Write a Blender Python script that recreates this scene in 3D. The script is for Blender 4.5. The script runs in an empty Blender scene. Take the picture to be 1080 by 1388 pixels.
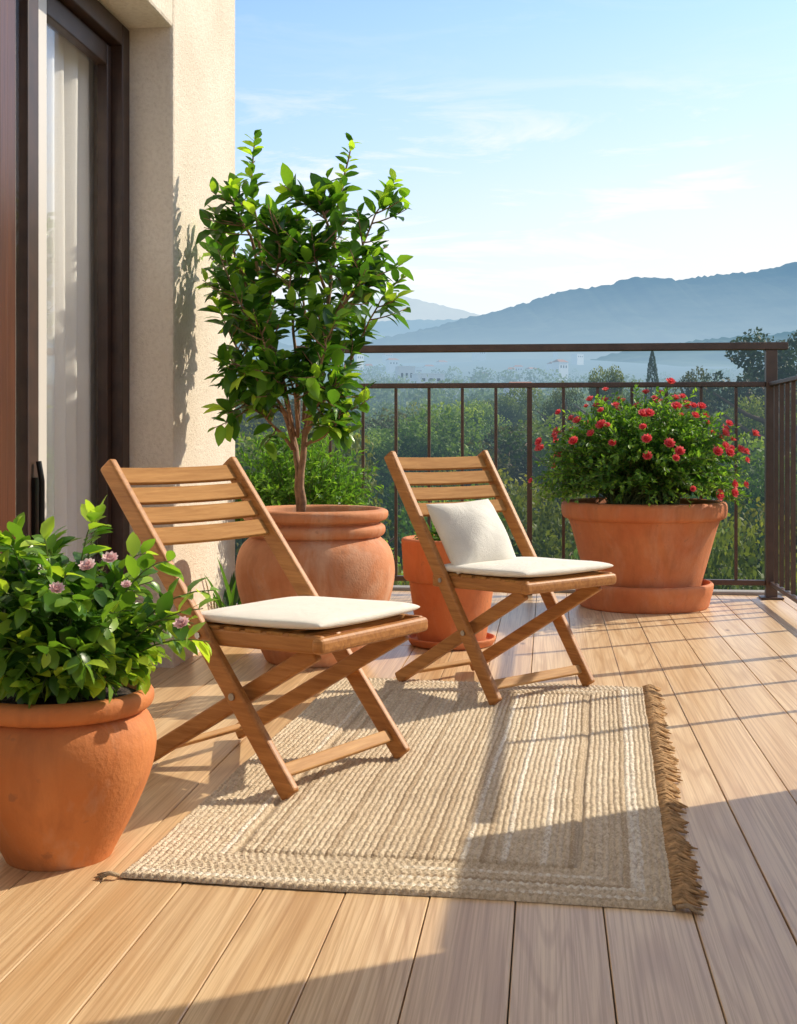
import bpy, bmesh, math, random
import numpy as np
from mathutils import Vector, Matrix
random.seed(7); rng=np.random.default_rng(7)
C=bpy.context.scene.collection
sin,cos,pi=math.sin,math.cos,math.pi
R=math.radians
# ---------------------------------------------------------------- survey: pixel of the photo -> metres
F=1770.0; CX=540.0; HY=590.0; H=0.88; YAW=R(6.51)
def cw(xc,d,z=0.0): return Vector((xc*cos(YAW)-d*sin(YAW), xc*sin(YAW)+d*cos(YAW), z))
def W(px,py,d): return cw((px-CX)*d/F, d, H-(py-HY)*d/F)
def G(px,d,z=0.0): return cw((px-CX)*d/F,d,z)
# ---------------------------------------------------------------- mesh builder
class MB:
    def __init__(s): s.v=[]; s.f=[]; s.r=[]
    def add(s,vs,fs,r=0.0):
        o=len(s.v); s.v+= [tuple(a) for a in vs]; s.f+=[tuple(i+o for i in f) for f in fs]; s.r+=[r]*len(vs); return s
    def box(s,c,size,rot=None,r=0.0):
        x,y,z=[a/2 for a in size]
        vs=[Vector((i*x,j*y,k*z)) for i in(-1,1) for j in(-1,1) for k in(-1,1)]
        if rot is not None: vs=[rot@v for v in vs]
        vs=[v+Vector(c) for v in vs]
        return s.add(vs,[(0,1,3,2),(4,6,7,5),(0,4,5,1),(2,3,7,6),(0,2,6,4),(1,5,7,3)],r)
    def beam(s,a,b,w,t,side=Vector((0,1,0)),r=0.0):
        a=Vector(a);b=Vector(b);d=(b-a).normalized(); n=d.cross(side).normalized(); u=n.cross(d)
        vs=[]
        for p in(a,b):
            for i,j in((-1,-1),(1,-1),(1,1),(-1,1)): vs.append(p+n*i*w/2+u*j*t/2)
        return s.add(vs,[(0,1,2,3),(7,6,5,4),(0,4,5,1),(1,5,6,2),(2,6,7,3),(3,7,4,0)],r)
    def tube(s,pts,rad,seg=8,r=0.0,cap=True):
        pts=[Vector(p) for p in pts]; n=len(pts)
        if not hasattr(rad,'__len__'): rad=[rad]*n
        vs=[];fs=[];ref=Vector((0.13,0.31,0.94))
        for i,p in enumerate(pts):
            d=(pts[min(i+1,n-1)]-pts[max(i-1,0)]).normalized()
            if abs(d.dot(ref))>.97: ref=Vector((1,0.1,0))
            a=d.cross(ref).normalized(); b=d.cross(a)
            for k in range(seg):
                t=2*pi*k/seg; vs.append(p+(a*cos(t)+b*sin(t))*rad[i])
        for i in range(n-1):
            for k in range(seg):
                k2=(k+1)%seg; fs.append((i*seg+k,i*seg+k2,(i+1)*seg+k2,(i+1)*seg+k))
        if cap: fs+= [tuple(range(seg))[::-1], tuple((n-1)*seg+k for k in range(seg))]
        return s.add(vs,fs,r)
    def lathe(s,prof,seg=64,c=(0,0,0),wob=0.0,r=0.0):
        vs=[];fs=[];n=len(prof)
        for i,(q,z) in enumerate(prof):
            for k in range(seg):
                t=2*pi*k/seg; qq=q*(1+wob*sin(2*t+1.3)+wob*.6*sin(3*t+z*4)); vs.append((c[0]+qq*cos(t),c[1]+qq*sin(t),c[2]+z))
        for i in range(n-1):
            for k in range(seg):
                k2=(k+1)%seg; fs.append((i*seg+k,i*seg+k2,(i+1)*seg+k2,(i+1)*seg+k))
        return s.add(vs,fs,r)
    def leaf(s,p,d,up,L,w,r=0.0,curl=.25,fold=.3,simple=False):
        d=d.normalized(); sd=d.cross(up)
        if sd.length<1e-4: sd=d.cross(Vector((1,0.3,0.2)))
        sd.normalize(); n=sd.cross(d)
        if simple:
            vs=[p,p+d*L*.5+sd*w/2+n*fold*w*.3,p+d*L-n*curl*L*.5,p+d*L*.5-sd*w/2+n*fold*w*.3]
            return s.add(vs,[(0,1,2),(0,2,3)],r)
        vs=[p]
        for t,ww in((.28,.85),(.6,1.0),(.85,.55)):
            c=p+d*L*t-n*curl*L*t*t; h=ww*w/2
            vs+=[c+sd*h+n*fold*h,c,c-sd*h+n*fold*h]
        vs.append(p+d*L-n*curl*L)
        fs=[(0,1,2),(0,2,3),(1,4,5,2),(2,5,6,3),(4,7,8,5),(5,8,9,6),(7,10,8),(8,10,9)]
        return s.add(vs,fs,r)
    def build(s,name,mat,parent=None,smooth=False,bevel=0,recalc=True,seg=2):
        me=bpy.data.meshes.new(name); me.from_pydata(s.v,[],s.f)
        if recalc:
            bm=bmesh.new(); bm.from_mesh(me); bmesh.ops.recalc_face_normals(bm,faces=bm.faces); bm.to_mesh(me); bm.free()
        at=me.attributes.new('rnd_lit','FLOAT','POINT'); at.data.foreach_set('value',s.r)
        if smooth: me.polygons.foreach_set('use_smooth',[True]*len(me.polygons))
        me.materials.append(mat); me.update()
        o=bpy.data.objects.new(name,me); C.objects.link(o)
        if parent: o.parent=parent
        if bevel:
            m=o.modifiers.new('bevel','BEVEL'); m.width=bevel; m.segments=seg; m.limit_method='ANGLE'; m.angle_limit=R(40)
        return o
def tag(o,label,cat=None,group=None,kind=None):
    if label:o['label']=label
    if cat:o['category']=cat
    if group:o['group']=group
    if kind:o['kind']=kind
    return o
def thing(name,label,cat,loc=(0,0,0),rz=0,group=None):
    o=bpy.data.objects.new(name,None); C.objects.link(o); o.location=loc; o.rotation_euler=(0,0,rz); o.empty_display_size=.1
    return tag(o,label,cat,group)
# ---------------------------------------------------------------- materials
class NT:
    def __init__(s,name):
        s.m=bpy.data.materials.new(name); s.m.use_nodes=True; s.t=s.m.node_tree; s.n=s.t.nodes; s.l=s.t.links
        s.b=s.n['Principled BSDF']; s.out=s.n['Material Output']
    def new(s,ty,**k):
        n=s.n.new(ty)
        for a,b in k.items(): setattr(n,a,b)
        return n
    def link(s,a,b): s.l.new(a,b)
    def coord(s,scale=(1,1,1),kind='Object',off=None):
        tc=s.new('ShaderNodeTexCoord'); mp=s.new('ShaderNodeMapping'); mp.inputs['Scale'].default_value=scale
        s.link(tc.outputs[kind],mp.inputs[0])
        if off is not None:
            cm=s.new('ShaderNodeCombineXYZ'); s.link(off,cm.inputs[2]); s.link(off,cm.inputs[0]); s.link(cm.outputs[0],mp.inputs['Location'])
        return mp.outputs[0]
    def noise(s,vec,scale,detail=5,rough=.55,dist=0):
        n=s.new('ShaderNodeTexNoise'); n.inputs['Scale'].default_value=scale; n.inputs['Detail'].default_value=detail
        n.inputs['Roughness'].default_value=rough; n.inputs['Distortion'].default_value=dist; s.link(vec,n.inputs['Vector']); return n.outputs[0]
    def ramp(s,f,stops):
        r=s.new('ShaderNodeValToRGB'); e=r.color_ramp.elements
        while len(e)<len(stops): e.new(.5)
        for i,(p,c) in enumerate(stops): e[i].position=p; e[i].color=(*c,1) if len(c)==3 else c
        s.link(f,r.inputs[0]); return r.outputs[0]
    def mix(s,f,a,b,mode='MIX'):
        m=s.new('ShaderNodeMix',data_type='RGBA',blend_type=mode)
        for v,i in((f,0),(a,6),(b,7)):
            if isinstance(v,(int,float)): m.inputs[i].default_value=v
            elif isinstance(v,tuple): m.inputs[i].default_value=(*v,1)
            else: s.link(v,m.inputs[i])
        return m.outputs[2]
    def math(s,op,a,b=None,c=None):
        m=s.new('ShaderNodeMath',operation=op)
        for i,v in enumerate((a,b,c)):
            if v is None: continue
            if isinstance(v,(int,float)): m.inputs[i].default_value=v
            else: s.link(v,m.inputs[i])
        return m.outputs[0]
    def attr(s,n='rnd_lit'):
        a=s.new('ShaderNodeAttribute'); a.attribute_name=n; return a.outputs['Fac']
    def bump(s,h,st,dist=.01):
        b=s.new('ShaderNodeBump'); b.inputs['Strength'].default_value=st; b.inputs['Distance'].default_value=dist
        s.link(h,b.inputs['Height']); s.link(b.outputs[0],s.b.inputs['Normal']); return b
    def col(s,c):
        if isinstance(c,tuple): s.b.inputs['Base Color'].default_value=(*c,1)
        else: s.link(c,s.b.inputs['Base Color'])
    def rough(s,v):
        if isinstance(v,(int,float)): s.b.inputs['Roughness'].default_value=v
        else: s.link(v,s.b.inputs['Roughness'])
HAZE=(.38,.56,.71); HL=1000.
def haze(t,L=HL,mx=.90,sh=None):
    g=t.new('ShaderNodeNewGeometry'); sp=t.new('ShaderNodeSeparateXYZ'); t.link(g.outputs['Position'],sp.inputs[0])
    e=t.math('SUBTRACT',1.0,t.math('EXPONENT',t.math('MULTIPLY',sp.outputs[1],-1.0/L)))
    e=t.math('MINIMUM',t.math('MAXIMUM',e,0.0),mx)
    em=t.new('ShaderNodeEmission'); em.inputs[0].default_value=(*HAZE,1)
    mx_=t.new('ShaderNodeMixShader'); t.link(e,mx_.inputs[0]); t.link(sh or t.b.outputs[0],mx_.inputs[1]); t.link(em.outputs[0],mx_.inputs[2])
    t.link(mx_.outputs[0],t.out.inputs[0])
def leafmat(name,stops,rough=.4,trans=.3,hz=False,objrand=0.0,spec=.4):
    t=NT(name); c=t.ramp(t.attr(),stops)
    if objrand:
        oi=t.new('ShaderNodeObjectInfo'); hs=t.new('ShaderNodeHueSaturation')
        t.link(t.math('MULTIPLY_ADD',oi.outputs['Random'],objrand*.16,.5-objrand*.10),hs.inputs['Hue'])
        t.link(t.math('MULTIPLY_ADD',oi.outputs['Random'],objrand*2.0,1-objrand*.95),hs.inputs['Value']); t.link(c,hs.inputs['Color']); hs.inputs['Saturation'].default_value=.95; c=hs.outputs[0]
    t.col(c); t.rough(rough); t.b.inputs['Specular IOR Level'].default_value=spec
    tr=t.new('ShaderNodeBsdfTranslucent'); c2=t.mix(1.0,c,(2.3,2.2,.9),'MULTIPLY'); t.link(c2,tr.inputs[0])
    ms=t.new('ShaderNodeMixShader'); ms.inputs[0].default_value=trans; t.link(t.b.outputs[0],ms.inputs[1]); t.link(tr.outputs[0],ms.inputs[2])
    if hz: haze(t,HL,.90,ms.outputs[0])
    else: t.link(ms.outputs[0],t.out.inputs[0])
    return t.m
def m_terracotta(name,a,b,seed,bl=.6):
    t=NT(name); v=t.coord((1,1,1))
    n=t.noise(v,5+seed,6,.6); n2=t.noise(v,40,4); n3=t.noise(t.coord((1,1,.5)),3.2+seed*.7,5,.7,.6)
    c=t.ramp(n,[(.3,a),(.72,b)])
    c=t.mix(t.ramp(n3,[(.52,(0,0,0)),(.64,(bl,bl,bl))]),c,(.66,.44,.31))
    c=t.mix(t.math('MULTIPLY',n2,.22),c,(.28,.10,.04))
    sp=t.noise(v,22,3); c=t.mix(t.ramp(sp,[(.66,(0,0,0)),(.73,(.55,.55,.55))]),c,(.32,.14,.075))
    st=t.noise(t.coord((9,9,1.2)),2.0,4,.6); c=t.mix(t.ramp(st,[(.50,(0,0,0)),(.75,(.45,.45,.45))]),c,(.33,.11,.045))
    t.col(c); t.rough(.72); t.b.inputs['Specular IOR Level'].default_value=.3; t.bump(t.math('ADD',n2,t.noise(v,120,3)),.32,.004); return t.m
def m_wood(name,a,b,sc=(3,40,40),rough=.5,spec=.5):
    t=NT(name); v=t.coord(sc,off=t.math('MULTIPLY',t.attr(),17.0)); n=t.noise(v,1.6,6,.62,.7); f=t.noise(v,6,3)
    c=t.ramp(n,[(.32,a),(.66,b)]); c=t.mix(t.math('MULTIPLY',f,.35),c,tuple(x*.42 for x in a)); t.col(c); t.rough(rough); t.b.inputs['Specular IOR Level'].default_value=spec; t.bump(n,.12,.002); return t.m
M={}
M['terra1']=m_terracotta('terracotta_warm',(.58,.185,.055),(.70,.28,.10),0,.45)
M['terra2']=m_terracotta('terracotta_weathered',(.53,.19,.075),(.69,.32,.16),1.1)
M['terra3']=m_terracotta('terracotta_red',(.56,.16,.058),(.65,.235,.088),.6,.18)
M['teak']=m_wood('teak_frame',(.33,.125,.030),(.54,.245,.070),(3,40,40),.5,.35)
M['slat']=m_wood('teak_slat',(.31,.138,.038),(.46,.235,.078),(40,3,40),.70,.10)
M['pale']=m_wood('teak_pale',(.42,.20,.065),(.58,.33,.13),(40,3,40),.6,.2)
def m_deck():
    t=NT('oak_decking'); r=t.attr(); off=t.math('MULTIPLY',r,37.0)
    n=t.noise(t.coord((7,.45,1),off=off),1.5,5,.6,1.0); f=t.noise(t.coord((190,1.6,1),off=off),1.0,5,.65)
    wv=t.coord((5.5,.22,1),off=off); wn=t.noise(wv,1.1,2,.45,.3); rg=t.math('SINE',t.math('MULTIPLY',wn,120.0)); rg=t.math('MULTIPLY_ADD',rg,.5,.5)
    c=t.ramp(n,[(.3,(.66,.445,.25)),(.7,(.82,.63,.415))])
    c=t.mix(t.ramp(f,[(.38,(.62,.62,.62)),(.56,(0,0,0))]),c,(.47,.285,.145))
    c=t.mix(t.math('MULTIPLY',t.ramp(rg,[(.0,(1,1,1)),(.30,(0,0,0))]),.32),c,(.40,.22,.105))
    vo=t.new('ShaderNodeTexVoronoi'); t.link(t.coord((3.1,1.15,1),off=off),vo.inputs[0]); vo.inputs['Scale'].default_value=1.6
    c=t.mix(t.ramp(vo.outputs[0],[(.02,(.85,.85,.85)),(.07,(0,0,0))]),c,(.19,.09,.04))
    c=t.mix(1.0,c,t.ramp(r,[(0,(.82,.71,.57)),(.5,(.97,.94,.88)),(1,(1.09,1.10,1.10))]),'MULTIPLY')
    t.col(c); t.rough(t.math('MULTIPLY_ADD',n,.22,.24)); t.b.inputs['Specular IOR Level'].default_value=.5
    t.bump(f,.09,.001); return t.m
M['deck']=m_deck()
def m_plain(name,c,rough=.6,metal=0,bump=None,var=.0,vs=8):
    t=NT(name)
    if var:
        n=t.noise(t.coord(),vs,5); t.col(t.ramp(n,[(.3,tuple(x*(1-var) for x in c)),(.7,tuple(min(1,x*(1+var)) for x in c))]))
    else: t.col(c)
    t.rough(rough); t.b.inputs['Metallic'].default_value=metal
    if bump: t.bump(t.noise(t.coord(),bump[0],4,.6),bump[1],bump[2])
    return t.m
def m_stucco():
    t=NT('stucco'); v=t.coord(); n=t.noise(v,2.2,6,.6); n2=t.noise(v,60,5,.7); n3=t.noise(v,200,3)
    c=t.ramp(n,[(.3,(.72,.61,.48)),(.7,(.85,.755,.625))]); c=t.mix(t.ramp(n2,[(.3,(.45,.45,.45)),(.55,(0,0,0))]),c,(.54,.43,.31))
    t.col(c); t.rough(.92); t.bump(t.math('ADD',n2,t.math('MULTIPLY',n3,.5)),.9,.009); return t.m
M['stucco']=m_stucco()
M['rail']=m_plain('bronze_painted_metal',(.10,.062,.046),.42,.2,(60,.1,.002),.2,12)
M['frame']=m_plain('dark_walnut_frame',(.042,.019,.011),.45,0,(30,.1,.002),.3,14)
M['redwood']=m_wood('reddish_door_wood',(.060,.018,.008),(.13,.042,.016),(60,60,2),.35)
M['alu']=m_plain('pale_door_track',(.62,.58,.53),.4,.1)
M['soil']=m_plain('potting_soil',(.045,.028,.018),.95,0,(45,1,.02),.4,40)
M['steel']=m_plain('steel_bolt',(.45,.42,.38),.3,1)
M['bark']=m_plain('shrub_bark',(.28,.16,.09),.85,0,(60,.6,.004),.35,30)
M['stem']=m_plain('green_stem',(.13,.17,.05),.6)
M['concrete']=m_plain('slab_concrete',(.33,.31,.29),.85,0,(20,.4,.01),.15,5)
M['inside']=m_plain('room_plaster',(.60,.54,.47),.9)
M['blackiron']=m_plain('black_iron_handle',(.02,.02,.02),.35,.7)
def m_cloth(name,c,var=.06,weave=900,crease=True):
    t=NT(name); v=t.coord(); n=t.noise(v,7,4); t.col(t.ramp(n,[(.3,tuple(x*(1-var) for x in c)),(.7,c)])); t.rough(.9)
    w=t.noise(v,weave,2); h=t.math('ADD',t.math('MULTIPLY',w,.3),t.noise(v,11,4,.6,.8)) if crease else w
    t.bump(h,.6,.010); t.b.inputs['Sheen Weight'].default_value=.15; return t.m
M['canvas']=m_cloth('cream_canvas',(.86,.81,.72))
M['satin']=m_cloth('ivory_cotton',(.74,.71,.64),.16,400)
def m_curtain():
    t=NT('sheer_curtain'); t.col((.95,.93,.88)); t.rough(.9)
    tr=t.new('ShaderNodeBsdfTranslucent'); tr.inputs[0].default_value=(.9,.86,.78,1); tp=t.new('ShaderNodeBsdfTransparent')
    a=t.new('ShaderNodeMixShader'); a.inputs[0].default_value=.12; t.link(t.b.outputs[0],a.inputs[1]); t.link(tr.outputs[0],a.inputs[2])
    b=t.new('ShaderNodeMixShader'); b.inputs[0].default_value=.02; t.link(a.outputs[0],b.inputs[1]); t.link(tp.outputs[0],b.inputs[2]); t.link(b.outputs[0],t.out.inputs[0]); return t.m
M['curtain']=m_curtain()
def m_glass():
    t=NT('window_glass'); tp=t.new('ShaderNodeBsdfTransparent'); tp.inputs[0].default_value=(1,1,1,1); gl=t.new('ShaderNodeBsdfGlossy'); gl.inputs['Roughness'].default_value=.02
    fr=t.new('ShaderNodeFresnel'); fr.inputs[0].default_value=1.3; m=t.new('ShaderNodeMixShader'); t.link(t.math('MULTIPLY',fr.outputs[0],.35),m.inputs[0]); t.link(tp.outputs[0],m.inputs[1]); t.link(gl.outputs[0],m.inputs[2]); t.link(m.outputs[0],t.out.inputs[0]); return t.m
M['glass']=m_glass()
def m_rug():
    t=NT('jute_braid'); r=t.attr(); v=t.coord(); n=t.noise(v,150,3,.7); n2=t.noise(v,7,4); n3=t.noise(t.coord((1,.5,1)),120,3,.7)
    c=t.ramp(r,[(0,(.38,.26,.15)),(.35,(.69,.545,.37)),(.75,(.80,.67,.50)),(1,(.93,.86,.74))])
    c=t.mix(t.ramp(n3,[(.35,(.75,.75,.75)),(.58,(0,0,0))]),c,(.38,.26,.15)); c=t.mix(t.math('MULTIPLY',n2,.25),c,(.83,.71,.55))
    t.col(c); t.rough(.95); t.bump(n,1.0,.007); return t.m
M['rug']=m_rug()
M['fringe']=m_plain('jute_fringe',(.45,.27,.125),.95,0,(300,.6,.004),.5,50)
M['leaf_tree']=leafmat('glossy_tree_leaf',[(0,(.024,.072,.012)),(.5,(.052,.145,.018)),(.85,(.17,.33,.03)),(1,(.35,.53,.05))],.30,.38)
M['leaf_gard']=leafmat('broad_shrub_leaf',[(0,(.028,.080,.015)),(.55,(.060,.155,.025)),(.85,(.18,.33,.04)),(1,(.36,.52,.06))],.33,.34)
M['leaf_small']=leafmat('small_shrub_leaf',[(0,(.028,.080,.015)),(.55,(.065,.17,.026)),(1,(.21,.38,.05))],.5,.34)
M['leaf_herb']=leafmat('herb_leaf',[(0,(.040,.11,.022)),(.6,(.10,.23,.032)),(1,(.24,.43,.06))],.5,.36)
M['leaf_val']=leafmat('valley_tree_leaf',[(0,(.010,.026,.009)),(.42,(.034,.070,.016)),(.74,(.100,.150,.030)),(1,(.24,.28,.05))],.6,.26,True,.5,.2)  # ramp also carries painted shade: dark crown interior up to sunlit top
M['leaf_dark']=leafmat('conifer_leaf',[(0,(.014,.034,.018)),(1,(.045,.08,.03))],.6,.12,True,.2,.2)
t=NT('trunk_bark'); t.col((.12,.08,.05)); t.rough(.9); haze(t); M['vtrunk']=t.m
def petal(name,a,b):
    t=NT(name); c=t.ramp(t.attr(),[(0,a),(1,b)]); t.col(c); t.rough(.6)
    tr=t.new('ShaderNodeBsdfTranslucent'); t.link(c,tr.inputs[0]); ms=t.new('ShaderNodeMixShader'); ms.inputs[0].default_value=.3
    t.link(t.b.outputs[0],ms.inputs[1]); t.link(tr.outputs[0],ms.inputs[2]); t.link(ms.outputs[0],t.out.inputs[0]); return t.m
M['red']=petal('coral_red_petal',(.80,.035,.06),(.95,.22,.22)); M['pink']=petal('pale_pink_petal',(.88,.50,.52),(.95,.82,.80))
# ---------------------------------------------------------------- deck
X0,X1,YE=-1.62,1.30,7.34
mb=MB(); bw=.163; k0=int(math.floor((X0+.06)/bw)); k=k0
while -.06+k*bw<X1:
    xa=max(-.06+k*bw,X0)+.0013; xb=min(-.06+(k+1)*bw,X1)-.0013
    joint=random.choice([None,None,random.uniform(4.6,6.6)]) if xb<.3 else None
    y=-2.0
    for yb in ([joint] if joint else [])+[YE]:
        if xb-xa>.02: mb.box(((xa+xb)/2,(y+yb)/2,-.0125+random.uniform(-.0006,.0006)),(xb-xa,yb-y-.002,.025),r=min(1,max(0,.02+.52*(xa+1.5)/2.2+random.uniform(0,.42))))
        y=yb
    k+=1
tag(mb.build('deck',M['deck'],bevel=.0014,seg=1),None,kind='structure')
mb=MB(); mb.box((-.16,2.6,-.15),(2.96,9.56,.22)); tag(mb.build('terrace_slab',M['concrete'],bevel=.01),None,kind='structure')
mb=MB(); mb.box((-.16,7.40,-.03),(3.0,.10,.10)); tag(mb.build('terrace_kerb',M['concrete'],bevel=.012),None,kind='structure')
# ---------------------------------------------------------------- house
WX=-1.405; JY=4.81; WE=5.80
hw=thing('house_wall','cream rough stucco house wall holding the dark sliding door','wall',(WX,JY,0))
def loc(mb,o):
    mb.v=[(a-o.location.x,b-o.location.y,c-o.location.z) for a,b,c in mb.v]; return mb
mb=MB(); mb.box((WX-.2,(JY+WE)/2,1.4),(.4,WE-JY,3.9)); loc(mb,hw).build('corner_pier',M['stucco'],hw,bevel=.012)
mb=MB(); mb.box((WX-.2,(JY+1.2)/2,2.42+.465),(.4,JY-1.2-.003,.93)); loc(mb,hw).build('lintel',M['stucco'],hw,bevel=.012)
mb=MB(); mb.box((WX-.2,-.4,1.4),(.4,3.2-.003,3.9)); loc(mb,hw).build('near_pier',M['stucco'],hw,bevel=.012)
mb=MB()   # room behind
mb.box((-4.6,2.6,1.2),(.1,7,3.2)); mb.box((-3.1,6.0,1.2),(3,.1,3.2)); mb.box((-3.1,-.9,1.2),(3,.1,3.2)); mb.box((-3.1,2.6,2.85),(3,7,.1)); mb.box((-3.12,2.6,-.08),(2.95,7,.1))
tag(mb.build('room_shell',M['inside']),None,kind='structure')
# unseen wall added right of the camera, shaped to shade the near deck
sw=thing('added_shade_wall','unseen cream stucco wall added at the near right to shade the deck','wall',(1.42,1,0))
mb=MB(); mb.box((1.42,.60,1.2),(.24,5.2,3.2)); loc(mb,sw).build('tall_shade_wall',M['stucco'],sw,bevel=.012)
mb=MB(); mb.box((1.42,3.50,.44),(.24,.59,1.68)); loc(mb,sw).build('low_shade_wall',M['stucco'],sw,bevel=.012)
# sliding door
dr=thing('sliding_door','dark brown framed glass sliding door recessed in the cream wall','door',(-1.58,JY,0))
def dbox(name,x0,x1,y0,y1,z0,z1,mat,bev=.004,par=dr):
    mb=MB(); mb.box(((x0+x1)/2,(y0+y1)/2,(z0+z1)/2),(x1-x0,y1-y0,z1-z0)); loc(mb,dr); return mb.build(name,mat,par,bevel=bev)
dbox('door_frame',-1.66,-1.575,JY-.085,JY-.002,.0,2.415,M['frame'])
dbox('door_frame',-1.66,-1.575,1.3,JY-.087,2.335,2.415,M['frame'])
dbox('door_frame',-1.66,-1.575,1.3,JY-.087,.0,.035,M['alu'])
def leafdoor(y0,y1,x,ms_near,ms_far,wn,wf):
    p=dbox('door_panel',x-.02,x+.02,y1-wf,y1,.04,2.33,ms_far); dbox('stile',x-.02,x+.02,y0,y0+wn,.04,2.33,ms_near,par=p)
    dbox('top_bar',x-.02,x+.02,y0+wn+.002,y1-wf-.002,2.25,2.33,M['frame'],par=p); dbox('bottom_bar',x-.02,x+.02,y0+wn+.002,y1-wf-.002,.04,.14,M['frame'],par=p)
    dbox('glass_pane',x-.004,x+.004,y0+wn-.001,y1-wf+.001,.139,2.251,M['glass'],0,par=p)
    return p
leafdoor(4.02,JY-.087,-1.637,M['alu'],M['frame'],.07,.045)
pn=leafdoor(2.55,3.905,-1.590,M['redwood'],M['frame'],.09,.085)
dbox('mullion',-1.605,-1.566,3.60,3.665,.041,2.329,M['redwood'],.008); dbox('mullion',-1.609,-1.572,3.667,3.735,.041,2.329,M['redwood'],.006)
mb=MB(); mb.tube([(-1.555,3.865,.50),(-1.545,3.865,.56),(-1.545,3.865,.74),(-1.555,3.865,.80)],.009,8); mb.box((-1.564,3.865,.65),(.010,.035,.2)); loc(mb,dr).build('door_handle',M['blackiron'],pn,smooth=False)
# curtain
mb=MB(); ny=420; ys=np.linspace(2.4,5.6,ny); zs=np.linspace(.05,2.36,12); vs=[];fs=[]
for j,z in enumerate(zs):
    for y in ys:
        a=.026*(1-.25*z/2.4); x=-1.72+a*sin(y*58+.9*sin(y*9))+.010*sin(y*23+z*.7); x=min(x,-1.668) if y<JY-.01 else min(x-.12,-1.812)
        vs.append((x,y+.006*sin(z*3+y*30),z))
for j in range(11):
    for i in range(ny-1): fs.append((j*ny+i,j*ny+i+1,(j+1)*ny+i+1,(j+1)*ny+i))
mb.add(vs,fs)
tag(mb.build('curtain',M['curtain'],smooth=True,recalc=False),'sheer cream curtain hanging in folds behind the glass door','curtain')
# ---------------------------------------------------------------- railing
RY=7.22; RX=1.197; ZT=1.36; ZM=1.155
rl=thing('balcony_railing','dark bronze metal railing with flat top bar and slim balusters','railing',(RX,RY,0))
def rb(name,a,b,w,t,side=Vector((0,1,0)),bev=.004):
    mb=MB(); mb.beam(a,b,w,t,side); loc(mb,rl); return mb.build(name,M['rail'],rl,bevel=bev)
rb('post',(RX,RY,0),(RX,RY,ZT-.021),.06,.06)
rb('base_plate',(RX,RY,.0015),(RX,RY,.012),.12,.12)
rb('top_rail',(-1.40,RY,ZT),(RX+.085,RY,ZT),.040,.07)
rb('lower_rail',(-1.40,RY,ZM),(RX-.031,RY,ZM),.028,.035)
rb('bottom_rail',(-1.40,RY,.085),(RX-.031,RY,.085),.028,.035)
for i in range(14):
    x=RX-.185*(i+1)
    thick=i in(6,13)
    w=.028 if thick else .017
    rb('baluster',(x,RY,.10),(x,RY,ZM-.015),w,w,bev=.002)
    if thick: rb('foot',(x,RY,.0),(x,RY,.07),.03,.03,bev=.002)
SX=Vector((1,0,0))
rb('side_rail',(RX,RY-.031,ZM),(RX,3.82,ZM),.020,.035,SX,bev=.002); rb('side_bottom_rail',(RX,RY-.031,.085),(RX,3.82,.085),.022,.026,SX,bev=.002)
for y in (7.06,6.90,6.74,6.58,6.12,5.02,4.55):
    rb('baluster',(RX,y,.10),(RX,y,ZM-.011),.022,.022,bev=.002)
rb('post',(RX,5.5,0),(RX,5.5,ZM-.011),.04,.04)
# ---------------------------------------------------------------- rug
rug=thing('jute_rug','beige braided jute rug with ribbed border and brown fringed right side','rug',(-.255,3.545,.0),R(-2.6))
RW,RL=1.08,2.13; nx,nyy=480,460
xs=np.linspace(-RW/2,RW/2,nx); ys=np.linspace(-RL/2,RL/2,nyy); XX,YY=np.meshgrid(xs,ys)
dx=RW/2-np.abs(XX); dy=RL/2-np.abs(YY); B=.185; inner=np.minimum(dx,dy)>B
usex=(dx<dy)|inner; c=np.where(usex,dx,dy); a=np.where(usex,YY,XX); P=.0138
idx=np.floor(c/P).astype(int); h=.0060+.0044*np.abs(np.sin(pi*c/P))**.8
lut=rng.random(900); key=idx+np.where(usex,0,120)+np.where(XX<0,0,310)+np.where(inner,60,0)
ph=lut[(key*13)%900]*6.28
braid=np.sin(2*pi*a/.0165+ph+.8*np.sin(a*11+ph*3)); h+=.0015*braid
rv=.32+.30*lut[key%900]; rv=np.where(lut[(key*7)%900]>.90,.97,rv); rv=np.where(lut[(key*5)%900]<.10,.10,rv)
rv=np.clip(rv+rng.normal(0,.13,c.shape)+.10*braid+.10*np.sin(XX*5+2*YY),0,1)
mb_=np.abs(np.minimum(dx,dy)-B)<.006; h=np.where(mb_,h*.4,h); rv=np.where(mb_,rv*.4,rv)
ed=np.clip(np.minimum(dx,dy)/.008,0,1); h=h*np.sqrt(ed)+.0012
h+=.0012*np.sin(XX*9+YY*5)*ed+.0012*(1+np.sin(YY*14+XX*3))
ex=XX+.0018*np.sin(YY*6)+.0008*np.sin(YY*113)+.0008*np.sin(YY*37); ey=YY+.0030*np.sin(XX*9)+.0006*np.sin(XX*90)
vv=np.stack([ex,ey,h],-1).reshape(-1,3); I=np.arange(nx*nyy).reshape(nyy,nx)
ff=np.stack([I[:-1,:-1],I[:-1,1:],I[1:,1:],I[1:,:-1]],-1).reshape(-1,4)
mb=MB(); mb.v=vv.tolist(); mb.f=ff.tolist(); mb.r=rv.reshape(-1).tolist(); mb.build('rug_body',M['rug'],rug,smooth=True,recalc=False)
mb=MB()
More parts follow.
